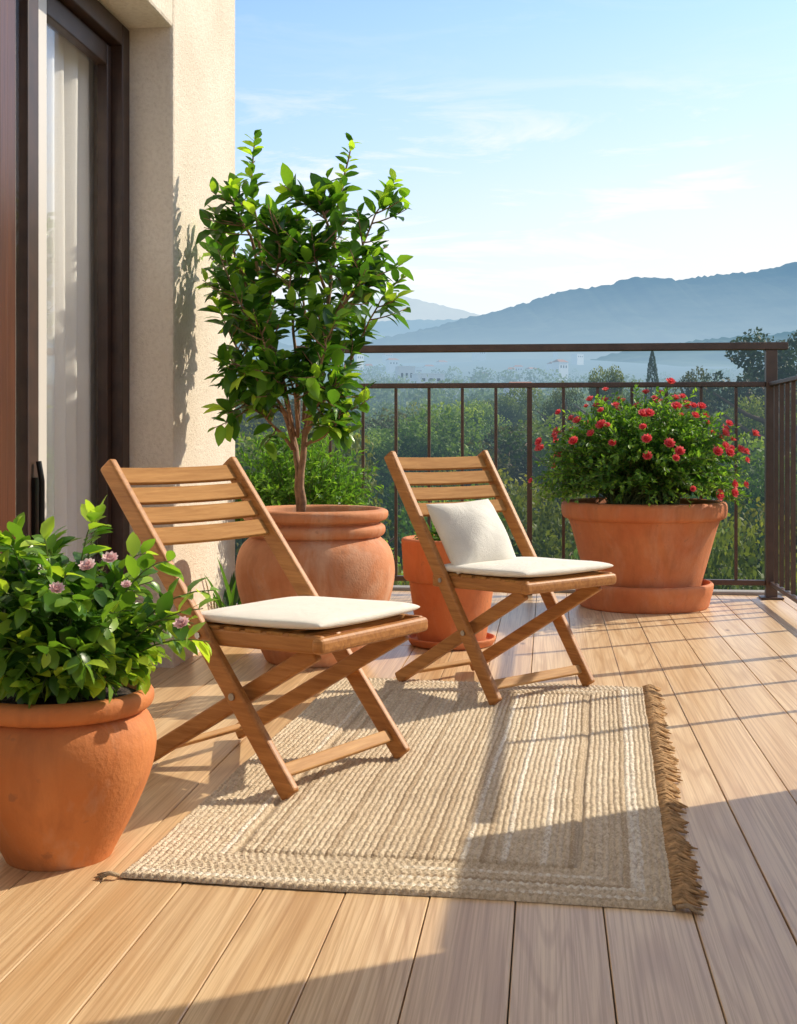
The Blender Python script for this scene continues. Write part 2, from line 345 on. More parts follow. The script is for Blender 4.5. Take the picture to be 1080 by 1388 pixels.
for i in range(130):
    y=-RL/2+.008+(RL-.016)*i/129; L=random.uniform(.036,.060); j=random.uniform(-.012,.012)+.005*sin(i*.7); z0=.009
    for s in range(4):
        jj=j+random.uniform(-.008,.008); LL=L*random.uniform(.85,1.1)
        mb.tube([(RW/2-.006,y+s*.003,z0),(RW/2+LL*.35,y+jj*.3+s*.002,z0+.004+.005*random.random()),(RW/2+LL*.75,y+jj,.006+.004*random.random()),(RW/2+LL,y+jj*1.5,.004)],[.0028,.0038,.0032,.0014],5)
mb.build('fringe',M['fringe'],rug,smooth=True)
for cx_,cy_,dx_ in((-RW/2,-RL/2,-1),(RW/2,-RL/2,1),(RW/2,RL/2,1)):
    mb=MB()
    for i in range(9):
        an=random.uniform(-.5,.5); mb.tube([(cx_,cy_,.008),(cx_+dx_*.02,cy_-.01*an,.012),(cx_+dx_*random.uniform(.035,.05),cy_-.05*an,.004)],[.004,.004,.002],5)
    mb.build('tassel',M['rug'],rug,smooth=True)
# ---------------------------------------------------------------- chairs
def cushion_bm(lx,ly,th,n=28,p=5.0,puff=.25,pinch=0.0):
    mb=MB(); vs=[];fs=[]
    for s in(1,-1):
        for i in range(n+1):
            for j in range(n+1):
                u=2*i/n-1; v=2*j/n-1
                u2=math.copysign(1-(1-abs(u))**1.7,u); v2=math.copysign(1-(1-abs(v))**1.7,v)
                e=max(0,(1-abs(u2)**p)*(1-abs(v2)**p)); hgt=th/2*(e**(.33 if not pinch else .5))*(1+puff*(1-u2*u2)*(1-v2*v2))
                k=1-.04*(u2*u2*v2*v2) if not pinch else 1
                x=u2*lx/2*k*(1-pinch*(1-v2*v2)); y=v2*ly/2*k*(1-pinch*(1-u2*u2))
                if pinch: hgt*=1+.10*sin(x*45+y*25)*abs(u2*v2)+.05*sin(x*30-y*38)
                else: hgt*=1+.06*sin(x*17+1)*sin(y*15+2)*s
                vs.append((x,y,s*hgt))
        o=0 if s==1 else (n+1)**2
        for i in range(n):
            for j in range(n):
                q=(o+i*(n+1)+j,o+(i+1)*(n+1)+j,o+(i+1)*(n+1)+j+1,o+i*(n+1)+j+1); fs.append(q if s==1 else q[::-1])
    return mb.add(vs,fs)
def weld(o,d=.0004):
    bm=bmesh.new(); bm.from_mesh(o.data); bmesh.ops.remove_doubles(bm,verts=bm.verts,dist=d); bm.to_mesh(o.data); bm.free()
HX=.24
def make_chair(label,locn,rz,sc=1.0,TX=-.63,TZ=.815,SZ=.40,sx=0.0,rear=-.55):
    ch=thing('folding_chair',label,'chair',locn,rz,'slatted folding chairs on the terrace'); ch.scale=(sc,)*3
    Ft=lambda y:Vector((0,y,0)); Tp=lambda y:Vector((TX,y,TZ)); sl=Vector((TX,0,TZ)).normalized(); L=Vector((TX,0,TZ)).length
    nrm=Vector((-sl.z,0,sl.x))*-1; dz=SZ-.40
    for s in(-1,1):
        mb=MB(); mb.beam(Ft(s*HX)+sl*.012,Tp(s*HX),.050,.027,r=random.random()); mb.build('back_post',M['teak'],ch,bevel=.008,seg=3)
        mb=MB(); mb.beam((rear,s*.190,.012),(.075+sx,s*.190,.380+dz),.044,.025,r=random.random()); mb.build('leg',M['teak'],ch,bevel=.006,seg=3)
        mb=MB(); mb.beam((-.335+sx,s*.214,.392+dz),(.115+sx,s*.214,.402+dz),.044,.023,r=random.random()); mb.build('seat_rail',M['teak'],ch,bevel=.008,seg=3)
        xb=TX*.229/TZ
        mb=MB(); mb.tube([(xb,s*.250,.229),(xb,s*.2585,.229)],.009,12); mb.build('bolt',M['steel'],ch,smooth=False)
        xb=TX*SZ/TZ
        mb=MB(); mb.tube([(xb,s*.250,SZ),(xb,s*.2585,SZ)],.008,12); mb.build('bolt',M['steel'],ch,smooth=False)
    for t_ in(.957,.892,.827,.762):
        mb=MB(); c=sl*L*t_; n=8; hh=.0255; th=.007; w=HX-.013; vs=[];fs=[]
        for i in range(n+1):
            y=-w+2*w*i/n; bow=-.006*(1-(y/w)**2)
            for a,b in((-1,-1),(1,-1),(1,1),(-1,1)): vs.append(c+sl*a*hh+nrm*(b*th+bow)+Vector((0,y,0)))
        for i in range(n):
            for k in range(4): fs.append((i*4+k,i*4+(k+1)%4,(i+1)*4+(k+1)%4,(i+1)*4+k))
        fs+=[(0,1,2,3),(n*4+3,n*4+2,n*4+1,n*4)]
        mb.add(vs,fs,random.random()); mb.build('back_slat',M['slat'],ch,bevel=.003)
    mb=MB(); mb.beam((.108+sx,-.236,.400+dz),(.108+sx,.236,.400+dz),.040,.034,side=Vector((1,0,0))); mb.build('front_rail',M['teak'],ch,bevel=.013,seg=3)
    for i in range(6):
        x=-.30+.068*i+sx; mb=MB(); mb.box((x,0,.4185+dz),(.052,.45,.010),r=random.random()); mb.build('seat_slat',M['slat'],ch,bevel=.003)
    mb=MB(); mb.beam(sl*.075+Vector((0,-HX+.013,0)),sl*.075+Vector((0,HX-.013,0)),.016,.034,side=sl); mb.build('stretcher',M['pale'],ch,bevel=.004)
    mb=MB(); mb.beam((rear+.05,-.178,.042),(rear+.05,.178,.042),.016,.032,side=Vector((.86,0,.5))); mb.build('stretcher',M['pale'],ch,bevel=.004)
    return ch
C1=(-.490,3.275,.010); A1=R(-27.5); C2=(-.005,4.375,.009); A2=R(-41.5)
ch1=make_chair('slatted teak folding chair nearest the camera, standing left on the rug',C1,A1,1,-.63,.795,.370,-.045)
ch2=make_chair('slatted teak folding chair farther back with a white pillow on it',C2,A2,.965,-.545,.835,.40,.0)
def on(Cc,A,p,sc=1.0): return Vector(Cc)+Matrix.Rotation(A,3,'Z')@(Vector(p)*sc)
for (Cc,A,sc,lab,q,sx) in((C1,A1,1,'thin cream canvas seat pad on the nearest folding chair',.4115,-.045),(C2,A2,.965,'thin cream canvas seat pad on the farther chair under the pillow',.4415,.0)):
    o=cushion_bm(.435,.455,.034,30,5,.22).build('seat_pad',M['canvas'],smooth=True); weld(o)
    o.location=on(Cc,A,(-.102+sx,0,q),sc); o.rotation_euler=(0,R(-1.2),A); tag(o,lab,'cushion')
o=cushion_bm(.27,.31,.115,34,2.6,.35,.07).build('pillow',M['satin'],smooth=True); weld(o)
o.location=on(C2,A2,(-.285,-.068,.545),.965)
o.rotation_euler=(Matrix.Rotation(A2,3,'Z')@Matrix.Rotation(R(-122),3,'Y')@Matrix.Rotation(R(-2),3,'Z')).to_euler()
tag(o,'small ivory pillow leaning against the back of the farther chair','pillow')
# ---------------------------------------------------------------- pots
def smooth_prof(pr,n=5):
    out=[]
    P_=[pr[0]]+pr+[pr[-1]]
    for i in range(1,len(P_)-2):
        p0,p1,p2,p3=P_[i-1:i+3]
        for k in range(n):
            t=k/n; f=lambda a,b,c,d:.5*((2*b)+(-a+c)*t+(2*a-5*b+4*c-d)*t*t+(-a+3*b-3*c+d)*t**3)
            out.append((f(p0[0],p1[0],p2[0],p3[0]),f(p0[1],p1[1],p2[1],p3[1])))
    out.append(pr[-1]); return out
def pot(label,locn,body,rim,inner,mat,soilz,soilr,wob=.006,nm='terracotta_pot'):
    p=thing(nm,label,'plant pot',locn)
    MB().lathe([(0,.004),(body[0][0]*.9,.002)]+smooth_prof(body),72,wob=wob).build('body',mat,p,smooth=True)
    MB().lathe(smooth_prof(rim,4)+[(inner,rim[-1][1]-.01),(inner*.96,soilz-.05)],72,wob=wob).build('rim',mat,p,smooth=True)
    mb=MB(); pr=[(soilr*i/12,soilz+.012*(1-(i/12)**2)+random.uniform(-.003,.003)) for i in range(13)]; mb.lathe(pr,48).build('soil',M['soil'],p,smooth=True)
    return p
# pot 1
p1=G(80,2.74); P1=pot('rounded orange terracotta pot in the left foreground holding a broad leaved shrub',(p1.x,p1.y,0),
 [(.108,0),(.118,.02),(.152,.085),(.186,.165),(.199,.225),(.196,.262),(.184,.290),(.166,.306)],
 [(.165,.302),(.181,.307),(.192,.318),(.195,.334),(.190,.346),(.178,.351),(.170,.349)],.164,M['terra1'],.330,.164)
# pot 2
p2=G(427,5.12); P2=pot('big bulging weathered terracotta jar holding the tall leafy tree',(p2.x,p2.y,0),
 [(.185,0),(.20,.02),(.245,.12),(.290,.24),(.308,.33),(.304,.40),(.285,.45),(.258,.478),(.246,.49)],
 [(.244,.485),(.262,.490),(.272,.505),(.272,.522),(.262,.533),(.250,.539),(.258,.546),(.276,.553),(.284,.570),(.281,.586),(.262,.594),(.248,.592)],.240,M['terra2'],.555,.24,.008,'terracotta_jar')
# pot small
p3=G(612,5.50); PS=pot('tapered terracotta pot half hidden behind the farther chair',(p3.x,p3.y,0.02),
 [(.140,0),(.146,.02),(.158,.10),(.171,.19),(.180,.255)],
 [(.182,.250),(.196,.256),(.203,.275),(.208,.36),(.211,.415),(.205,.428),(.192,.430)],.183,M['terra3'],.40,.183,.004)
def saucer(label,locn,r,h,mat):
    o=MB().lathe(smooth_prof([(r*.86,0),(r*.93,.004),(r*.97,h*.40),(r,h*.70),(r*1.005,h*.92),(r*.98,h),(r*.95,h*.97),(r*.92,h*.6),(r*.86,.018),(r*.5,.014)],4)+[(0,.014)],72,wob=.003).build('saucer',mat,None,smooth=True)
    o.location=locn; return tag(o,label,'saucer')
saucer('small terracotta saucer under the pot behind the farther chair',(p3.x,p3.y,0),.185,.035,M['terra3'])
# pot 3
p4=G(872,6.74); P3=pot('wide flared terracotta pot holding the red flowering shrub by the railing',(p4.x,p4.y,.03),
 [(.265,0),(.275,.015),(.300,.12),(.335,.25),(.368,.37),(.388,.425)],
 [(.388,.420),(.408,.428),(.418,.445),(.421,.48),(.418,.500),(.408,.510),(.390,.512)],.378,M['terra3'],.48,.378,.003)
o=saucer('large terracotta saucer under the wide flowering pot',(p4.x,p4.y,0),.350,.128,M['terra3'])
# ---------------------------------------------------------------- plants
def rvec(): 
    while True:
        v=Vector((random.uniform(-1,1),random.uniform(-1,1),random.uniform(-1,1)))
        if .05<v.length<1: return v.normalized()
def interp(pts,t):
    n=len(pts)-1; x=min(t*n,n-1e-6); i=int(x); f=x-i; return pts[i].lerp(pts[i+1],f),(pts[i+1]-pts[i]).normalized()
def bez(a,b,c,n=6): return [a*(1-t)**2+b*2*t*(1-t)+c*t*t for t in [k/n for k in range(n+1)]]
def leafy(mbl,pts,L,w,n,t0=.3,bright=.0,simple=False,spread=.75,curl=.3):
    for k in range(n):
        t=t0+(1-t0)*(k+random.random()*.6)/n; p,d=interp(pts,min(t,1)); s=rvec(); s=(s-d*s.dot(d)).normalized()
        dd=(d*(1-spread*.55)+s*spread+Vector((0,0,.12))).normalized(); q=L*random.uniform(.6,1.1)*(1-.25*(t>.9))
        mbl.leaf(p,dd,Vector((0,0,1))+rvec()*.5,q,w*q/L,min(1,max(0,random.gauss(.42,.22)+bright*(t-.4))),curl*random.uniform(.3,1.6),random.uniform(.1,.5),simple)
# tree
D0=5.10; base=Vector((p2.x,p2.y,0))
tree=thing('potted_tree','tall glossy leaved young tree growing from the big jar beside the wall','tree',base)
# (wisp, polyline)
br=[(1,[(405,700,0),(403,640,0),(398,590,.02),(385,530,.03),(370,470,.05),(357,400,.02),(350,320,0),(340,255,0),(347,180,0)]),
 (1,[(409,700,-.01),(409,640,-.02),(414,590,-.03),(425,530,0),(440,450,0),(450,350,.02),(460,275,0),(478,188,0)]),
 (1,[(401,610,0),(385,560,-.04),(350,520,-.08),(320,470,-.1),(302,430,-.08),(288,400,-.05)]),
 (1,[(415,588,-.03),(440,545,.02),(470,500,.06),(494,450,.08),(518,405,.05),(549,374,.02)]),
 (1,[(428,510,0),(455,430,-.06),(484,350,-.1),(510,290,-.08),(537,242,-.05)]),
 (1,[(376,485,.04),(345,420,.12),(320,350,.14),(306,285,.1)]),
 (0,[(405,570,-.03),(400,480,-.17),(392,400,-.22),(398,330,-.17),(405,290,-.1)]),
 (1,[(410,570,.02),(418,450,.2),(402,350,.24),(400,262,.15)]),
 (1,[(412,606,-.02),(440,590,-.08),(458,570,-.12),(464,545,-.12)]),
 (0,[(372,476,0),(346,445,-.2),(323,405,-.25),(304,365,-.2)]),
 (1,[(436,470,0),(465,410,-.2),(488,385,-.22),(508,345,-.15)]),
 (0,[(385,530,.03),(353,480,.12),(332,420,.2),(338,340,.2)]),
 (0,[(425,530,0),(455,470,.18),(470,400,.22),(462,320,.2)]),
 (1,[(355,380,.02),(338,320,-.08),(322,285,-.12),(312,250,-.12)]),
 (1,[(455,340,.02),(440,295,-.1),(428,258,-.12)]),
 (0,[(398,610,0),(375,580,-.06),(346,556,-.1),(316,540,-.1)]),
 (0,[(398,590,0),(385,520,-.2),(360,470,-.28),(348,430,-.28)]),
 (0,[(414,590,0),(430,520,-.2),(440,470,-.28),(432,420,-.28)]),
 (0,[(396,575,0),(366,530,-.16),(337,505,-.2),(310,485,-.2)]),
 (0,[(412,585,0),(425,555,-.16),(445,525,-.22),(472,512,-.2)]),
 (0,[(404,590,0),(400,540,-.2),(392,510,-.25),(385,480,-.25)]),
 (0,[(360,420,.02),(375,370,-.15),(380,330,-.18),(376,300,-.15)]),
 (0,[(445,400,.02),(428,360,-.15),(425,330,-.2)])]
mt=MB(); ml=MB()
for bi,(wisp,b) in enumerate(br):
    pts=[W(x,y,D0+dd)-base for x,y,dd in b]; n=len(pts); r0=.015 if bi<2 else .008
    sp=[]
    for i in range(n-1):
        for k in range(3): sp.append(pts[i].lerp(pts[i+1],k/3)+rvec()*.005)
    sp.append(pts[-1]); m=len(sp)
    mt.tube(sp,[r0*(1-.82*i/(m-1)) for i in range(m)],7)
    leafy(ml,sp,.084,.043,int(14+5*n) if bi<2 else 16,.50 if bi<2 else .38,.5,spread=.85)
    if wisp: leafy(ml,sp,.074,.036,11,.78,.9,spread=.7)
    nt=15 if bi<2 else 10
    if bi==8: nt=6
    for k in range(nt):
        t=.32+(.44 if wisp else .58)*(k+random.random())/nt
        if bi<2: t=.38+.32*(k+random.random())/nt
        p,d=interp(sp,t); s=rvec(); s=(s-d*s.dot(d)).normalized(); Lt=random.uniform(.08,.18)*(1-.4*t if bi<2 else 1)
        low=bi in(15,18,19,20); e=p+(d*.5+s*1.0+Vector((0,0,-.15 if low else .3))).normalized()*Lt; mid=p.lerp(e,.5)+Vector((0,0,-.012))
        e.x=max(e.x,WX+.06-base.x)
        tw=bez(p,mid,e,5); mt.tube(tw,[.0035,.003,.0028,.0024,.002,.0015],5)
        leafy(ml,tw,.094,.049,random.randint(5,7),.2,.7 if t>.6 else .2)
        if bi in(8,): leafy(ml,tw,.080,.042,5,.4,1.2)
for i in range(len(ml.v)):
    if ml.v[i][0]<WX+.01-base.x: v=ml.v[i]; ml.v[i]=(WX+.01-base.x,v[1],v[2])
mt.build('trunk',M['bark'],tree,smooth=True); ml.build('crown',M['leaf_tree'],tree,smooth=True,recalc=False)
def bush(name,label,cat,locn,rx,rz,zc,nst,nl,L,w,mat,simple=False,z0=0,bright=.3,lower=-.3,lump=.15,part='foliage',droop=0.0,spread=.75,sprigs=()):
    o=thing(name,label,cat,locn); ms=MB(); ml=MB(); tips=[]
    ph=[random.uniform(0,6) for _ in range(4)]
    for k in range(nst):
        d=rvec(); 
        while d.z<lower: d=rvec()
        q=random.uniform(.62,1.0)**.7*(1+lump*sin(3*math.atan2(d.y,d.x)+ph[0])+lump*.7*sin(5*math.atan2(d.y,d.x)+ph[1]+d.z*4))
        e=Vector((d.x*rx*q,d.y*rx*q,zc+d.z*rz*q)); a=Vector((random.uniform(-1,1)*rx*.3,random.uniform(-1,1)*rx*.3,z0))
        if k<len(sprigs): e=Vector(sprigs[k]); a=Vector((e.x*.2,e.y*.2,z0))
        m=Vector((e.x*.55,e.y*.55,max(z0,e.z*.75+z0*.25)+.25*rz*(1-abs(d.z))+droop)); pts=bez(a,m,e,7)
        ms.tube(pts,[.0035*(1-.7*i/7) for i in range(8)],4,cap=False)
        leafy(ml,pts,L,w,nl,.35,bright+(.4 if k<len(sprigs) else 0),simple,spread); tips.append((e,(pts[-1]-pts[-2]).normalized()))
    ms.build('stem',M['stem'],o,smooth=True); ml.build(part,mat,o,smooth=not simple,recalc=False)
    return o,tips
def flower_bm(r,layers=3,seed=0,round_=True):
    mb=MB(); rr=random.Random(seed)
    for l in range(layers):
        n=6+l*2; el=R(75-55*l/max(1,layers-1))
        for k in range(n):
            a=2*pi*k/n+l*.4+rr.uniform(-.1,.1); d=Vector((cos(a)*cos(el),sin(a)*cos(el),sin(el)))
            mb.leaf(Vector((0,0,-r*.3)),d,Vector((0,0,1)),r*(1.0+.15*l),r*.75,rr.uniform(.2,1),-.25,.4)
    return mb
def put_flowers(o,tips,n,r,mat,name='flower',zmin=-9,up=.01,zs=1.0):
    protos=[flower_bm(r,3,s) for s in range(3)]; meshes=[]
    ts=[t for t in tips if t[0].z>zmin]; random.shuffle(ts)
    for i,(e,d) in enumerate(ts[:n]):
        if i<3: f=protos[i].build(name,mat,o,smooth=True,recalc=False); meshes.append(f.data)
        else: f=bpy.data.objects.new(name,meshes[i%3]); C.objects.link(f); f.parent=o
        f.location=e+d*up; s=random.uniform(.6,1.15); f.scale=(s,s,s*zs); dd=(d+Vector((random.uniform(-.4,.5),-.3,.7))).normalized(); f.rotation_euler=dd.to_track_quat('Z','Y').to_euler()
# pot 1 shrub
b1=Vector((p1.x,p1.y,.325))
sg=[W(px,py,dd)-b1 for px,py,dd in((290,800,2.70),(275,825,2.62),(130,700,2.75),(140,692,2.8),(0,725,2.7),(15,715,2.8),(232,760,2.72),(-60,720,2.8),(262,845,2.62),(60,730,2.6),(200,750,2.8),(285,870,2.7))]
rimpts=[Vector((.19*cos(a),.19*sin(a),random.uniform(.045,.09))) for a in [R(q) for q in range(185,385,8)]]
o,tips=bush('leafy_shrub','broad leaved dark green shrub with pale pink blooms in the left foreground pot','shrub',b1,.265,.225,.115,135,13,.062,.034,M['leaf_gard'],lower=-.10,bright=.5,lump=.14,droop=.03,sprigs=sg+rimpts)
ts=[(W(px,py,dd)-b1,Vector((.1,-.6,.5)).normalized()) for px,py,dd in((120,772,2.47),(150,762,2.53),(172,797,2.46),(78,803,2.44),(247,850,2.53))]
put_flowers(o,ts,5,.0145,M['pink'])
# pot 3 shrub
b3=Vector((p4.x,p4.y,.51))
sg=[W(px,py,6.7+random.uniform(-.2,.2))-b3 for px,py in((728,630),(735,655),(740,600),(1014,590),(1012,640),(1008,655),(860,524),(905,526),(945,530),(810,540),(985,560),(745,580),(765,560),(1002,610),(1000,580),(1010,625))]
o,tips=bush('flowering_shrub','round bushy shrub covered in small coral red blooms by the railing','shrub',b3,.57,.54,.07,760,26,.039,.021,M['leaf_small'],simple=True,lower=-.10,bright=.5,lump=.04,droop=.02,sprigs=sg)
vis=[t for t in tips if t[0].y<.30 and (t[0].x**2+t[0].y**2+ (t[0].z-.05)**2)>.20 and (t[0].z>.28 or random.random()<.45)]; put_flowers(o,vis,84,.0245,M['red'],zmin=.08,up=.035,zs=1.2)
# small pot herb
o,_=bush('leafy_herb','low green herb growing in the tapered pot behind the farther chair','plant',(p3.x,p3.y,.40),.17,.08,.04,40,12,.035,.016,M['leaf_herb'],lower=-.1)
# shrub behind the jar
pb=G(405,6.2)
pot('plain terracotta pot hidden behind the big jar under the pale shrub',(pb.x,pb.y,0),[(.13,0),(.15,.1),(.18,.26)],[(.18,.25),(.195,.262),(.2,.30),(.19,.32)],.178,M['terra3'],.29,.175)
o,_=bush('potted_shrub','fine leaved bright green shrub behind the big jar near the wall','shrub',(pb.x,pb.y,.29),.42,.34,.30,300,22,.052,.018,M['leaf_herb'],simple=True,lower=-.4,bright=.3)
pc=G(300,5.65)
o=thing('spiky_plant','dark narrow leaved plant at the foot of the wall beside the big jar','plant',(pc.x+.06,pc.y,0)); ml=MB()
for k in range(70):
    a=random.uniform(0,2*pi); e=Vector((cos(a)*.6,sin(a)*.6,random.uniform(.8,2))).normalized(); ml.leaf(Vector((random.uniform(-.04,.04),random.uniform(-.04,.04),0)),e,Vector((0,0,1)),random.uniform(.25,.48),.018,random.random()*.6,.3,.3)
ml.build('leaves',M['leaf_gard'],o,smooth=True,recalc=False)
# ---------------------------------------------------------------- terrain
PR=[(0,-5.5),(12,-6),(40,-7.5),(70,-6.5),(120,-4.5),(200,-2),(400,7),(1000,42),(2500,135),(4000,190),(9000,190)]
def gz(r,a=0.0):
    for i in range(len(PR)-1):
        if r<=PR[i+1][0]:
            t=(r-PR[i][0])/(PR[i+1][0]-PR[i][0]); z=PR[i][1]*(1-t)+PR[i+1][1]*t; break
    else: z=190
    return z+ (r*.005)*(sin(a*9+r*.004)+.6*sin(a*23+r*.011))
mb=MB(); na=180; rs=[3,8,12,20,30,40,55,70,90,120,160,200,280,400,550,750,1000,1400,1900,2500,3200,4000,6000,9000]
vs=[(0,0,-5.6)];fs=[]
for r in rs:
    for k in range(na): a=2*pi*k/na; vs.append((r*sin(a),r*cos(a),gz(r,a if a<pi else a-2*pi)))
for k in range(na): fs.append((0,1+(k+1)%na,1+k))
for i in range(len(rs)-1):
    for k in range(na): k2=(k+1)%na; fs.append((1+i*na+k,1+i*na+k2,1+(i+1)*na+k2,1+(i+1)*na+k))
mb.add(vs,fs)
t=NT('valley_ground'); n=t.noise(t.coord((1,1,1)),.05,8,.65); n2=t.noise(t.coord((1,1,1)),.008,6,.6)
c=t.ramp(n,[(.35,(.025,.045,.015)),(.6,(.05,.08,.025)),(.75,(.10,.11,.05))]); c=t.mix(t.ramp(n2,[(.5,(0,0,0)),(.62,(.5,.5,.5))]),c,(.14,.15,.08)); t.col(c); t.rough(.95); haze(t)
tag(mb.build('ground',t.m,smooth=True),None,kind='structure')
# mountains
def ridge(sil,r,zb,topc,botc,depth,seed,amp=4.0,spur=.10,mixf=.88,jg=1.6):
    n=520; nr=14
    xs_=np.linspace(sil[0][0],sil[-1][0],n); yy=np.interp(xs_,[s[0] for s in sil],[s[1] for s in sil]); rr=np.random.default_rng(seed)
    mb=MB(); vs=[]; ns=np.zeros(n)
    for o_ in range(1,9): 
        fq=2**o_*1.1; ns+=np.sin(xs_/1080*2*pi*fq+rr.random()*6)/fq**.8
    ph=rr.random(12)*6; jag=rr.random(n)
    for fi in range(nr+1):
        f_=fi/(nr-1)
        for i,x in enumerate(xs_):
            top=H+(HY-yy[i]-amp*ns[i]-jag[i]*jg)*r/F
            hh=(f_**.9 if f_<=1 else .8)
            sp=sum(sin(x/1080*2*pi*(2.2*1.8**k)+f_*5*(1+.4*k)+ph[k])/(1.5**k) for k in range(5))
            z=zb+(top-zb)*hh*(1+spur*sp*min(1,4*f_*(1-f_)*1.3)*(f_<1))
            d=r-depth*(1-min(f_,1.15))+spur*1600*sp*(f_<1)*f_*(1-f_)*2; vs.append(cw((x-CX)*r/F,d,z))
    for j in range(nr):
        for i in range(n-1): mb.f.append((j*n+i,j*n+i+1,(j+1)*n+i+1,(j+1)*n+i))
    mb.v=[tuple(v) for v in vs]; mb.r=[0]*len(vs)
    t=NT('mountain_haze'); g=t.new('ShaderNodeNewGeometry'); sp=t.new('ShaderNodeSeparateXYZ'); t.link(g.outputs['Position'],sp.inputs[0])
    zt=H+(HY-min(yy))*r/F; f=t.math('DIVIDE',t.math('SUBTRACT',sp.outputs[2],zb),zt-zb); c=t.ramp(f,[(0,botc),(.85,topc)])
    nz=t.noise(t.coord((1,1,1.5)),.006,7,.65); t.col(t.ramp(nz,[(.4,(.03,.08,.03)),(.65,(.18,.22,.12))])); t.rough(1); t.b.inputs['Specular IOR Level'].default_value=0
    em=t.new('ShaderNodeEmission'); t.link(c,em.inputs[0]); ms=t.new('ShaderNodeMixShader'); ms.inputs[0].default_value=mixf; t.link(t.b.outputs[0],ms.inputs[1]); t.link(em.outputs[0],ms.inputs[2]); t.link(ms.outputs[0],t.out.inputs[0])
    tag(mb.build('mountain_ridge',t.m,smooth=True),None,kind='structure')
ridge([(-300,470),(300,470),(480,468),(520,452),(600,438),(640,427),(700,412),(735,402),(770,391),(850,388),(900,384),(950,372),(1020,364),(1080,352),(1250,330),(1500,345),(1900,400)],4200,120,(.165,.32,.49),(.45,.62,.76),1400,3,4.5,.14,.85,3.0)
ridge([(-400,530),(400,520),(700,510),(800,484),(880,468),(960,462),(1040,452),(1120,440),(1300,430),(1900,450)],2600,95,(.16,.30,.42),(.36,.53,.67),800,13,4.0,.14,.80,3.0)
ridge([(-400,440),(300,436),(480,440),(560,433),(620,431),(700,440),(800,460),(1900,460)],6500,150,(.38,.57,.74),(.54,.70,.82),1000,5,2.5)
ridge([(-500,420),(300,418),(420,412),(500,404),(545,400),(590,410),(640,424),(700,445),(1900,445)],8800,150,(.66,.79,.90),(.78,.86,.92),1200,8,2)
# ---------------------------------------------------------------- valley trees
def crown(seed,n,rx,rz,q,ncl=26,cone=False):
    r=np.random.default_rng(seed); vs=[];rv=[]
    cl=r.normal(size=(ncl,3)); cl/=np.linalg.norm(cl,axis=1)[:,None]; cl*=(r.random((ncl,1))**.4)*.76; cl[:,2]=np.where(cl[:,2]<-.6,-cl[:,2],cl[:,2])
    w=r.integers(0,ncl,n); off=r.normal(size=(n,3)); off/=np.linalg.norm(off,axis=1)[:,None]; sz=(.20+.16*r.random((ncl,1)))[w]; lz=off[:,2].copy()+.5*off[:,0]; off*=(r.random((n,1))**.25)*sz
    P_=cl[w]+off
    if cone:
        zz=r.random(n); an=r.random(n)*2*pi; rad=(1-zz)**.6*np.minimum(1,zz*8+.3)*(.75+.25*r.random(n)); P_=np.stack([np.cos(an)*rad,np.sin(an)*rad,zz*2-1],-1)
    P_=P_*np.array([rx,rx,rz]); a=r.normal(size=(n,3)); a/=np.linalg.norm(a,axis=1)[:,None]; b=r.normal(size=(n,3)); b-=a*(a*b).sum(1)[:,None]; b/=np.linalg.norm(b,axis=1)[:,None]
    s=q*(.6+.8*r.random((n,1))); V=np.stack([P_-a*s,P_-b*s*.55,P_+a*s,P_+b*s*.55],1).reshape(-1,3)
    lit_lv=np.clip(.24+.20*r.random(ncl)[w]+.26*P_[:,2]/rz+.22*lz+.12*r.random(n),0,1)  # light painted into leaf tone: brighter tops and sun sides, darker undersides
    return V,np.repeat(lit_lv,4)
def quads_obj(V,rv,name,mat):
    n=len(V)//4; me=bpy.data.meshes.new(name); me.from_pydata(V.tolist(),[],np.arange(4*n).reshape(n,4).tolist())
    at=me.attributes.new('rnd_lit','FLOAT','POINT'); at.data.foreach_set('value',rv.astype(float)); me.materials.append(mat); return me
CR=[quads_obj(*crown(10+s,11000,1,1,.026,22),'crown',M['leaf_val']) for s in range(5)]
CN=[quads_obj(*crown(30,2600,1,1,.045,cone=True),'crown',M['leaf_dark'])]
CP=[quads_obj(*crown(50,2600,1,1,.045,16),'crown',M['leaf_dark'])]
def trunkmesh(seed):
    rr=random.Random(seed); mb=MB(); pts=[Vector((0,0,0)),Vector((.03,.02,.3)),Vector((-.02,.03,.6)),Vector((0,0,.9))]; mb.tube(pts,[.035,.027,.018,.006],8)
    for k in range(7):
        a=rr.uniform(0,6.28); z=rr.uniform(.35,.75); p=Vector((0,0,z)); e=p+Vector((cos(a)*.25,sin(a)*.25,.15)); mb.tube([p,p.lerp(e,.5)+Vector((0,0,-.02)),e],[.014,.009,.003],5)
    o=mb.build('trunk',M['vtrunk'],smooth=True); me=o.data; bpy.data.objects.remove(o); return me
TM=[trunkmesh(s) for s in range(2)]
def vtree(px,top,d,wide,me,name,label,cat,group=None,cz=.56,rzf=.46,rot=0):
    g=G(px,d); r=math.hypot(g.x,g.y); zg=gz(r,math.atan2(g.x,g.y)); zt=H-(top-HY)*d/F; h=zt-zg
    o=thing(name,label,cat,(g.x,g.y,zg-.1),rot,group)
    c=bpy.data.objects.new('crown',me); C.objects.link(c); c.parent=o; c.location=(0,0,h*cz); c.scale=(wide,wide,h*rzf)
    t_=bpy.data.objects.new('trunk',TM[int(px)%2]); C.objects.link(t_); t_.parent=o; t_.scale=(h,h,h*.9)
ORD=['first','second','third','fourth','fifth','sixth','seventh','eighth','ninth','tenth','eleventh','twelfth']
rowsT=[(17,(680,770),1.6,9,'nearest'),(26,(600,690),2.2,9,'second nearest'),(42,(555,630),3.0,9,'third nearest'),(66,(520,580),4.2,10,'fourth nearest'),(105,(500,545),5.0,11,'most distant')]
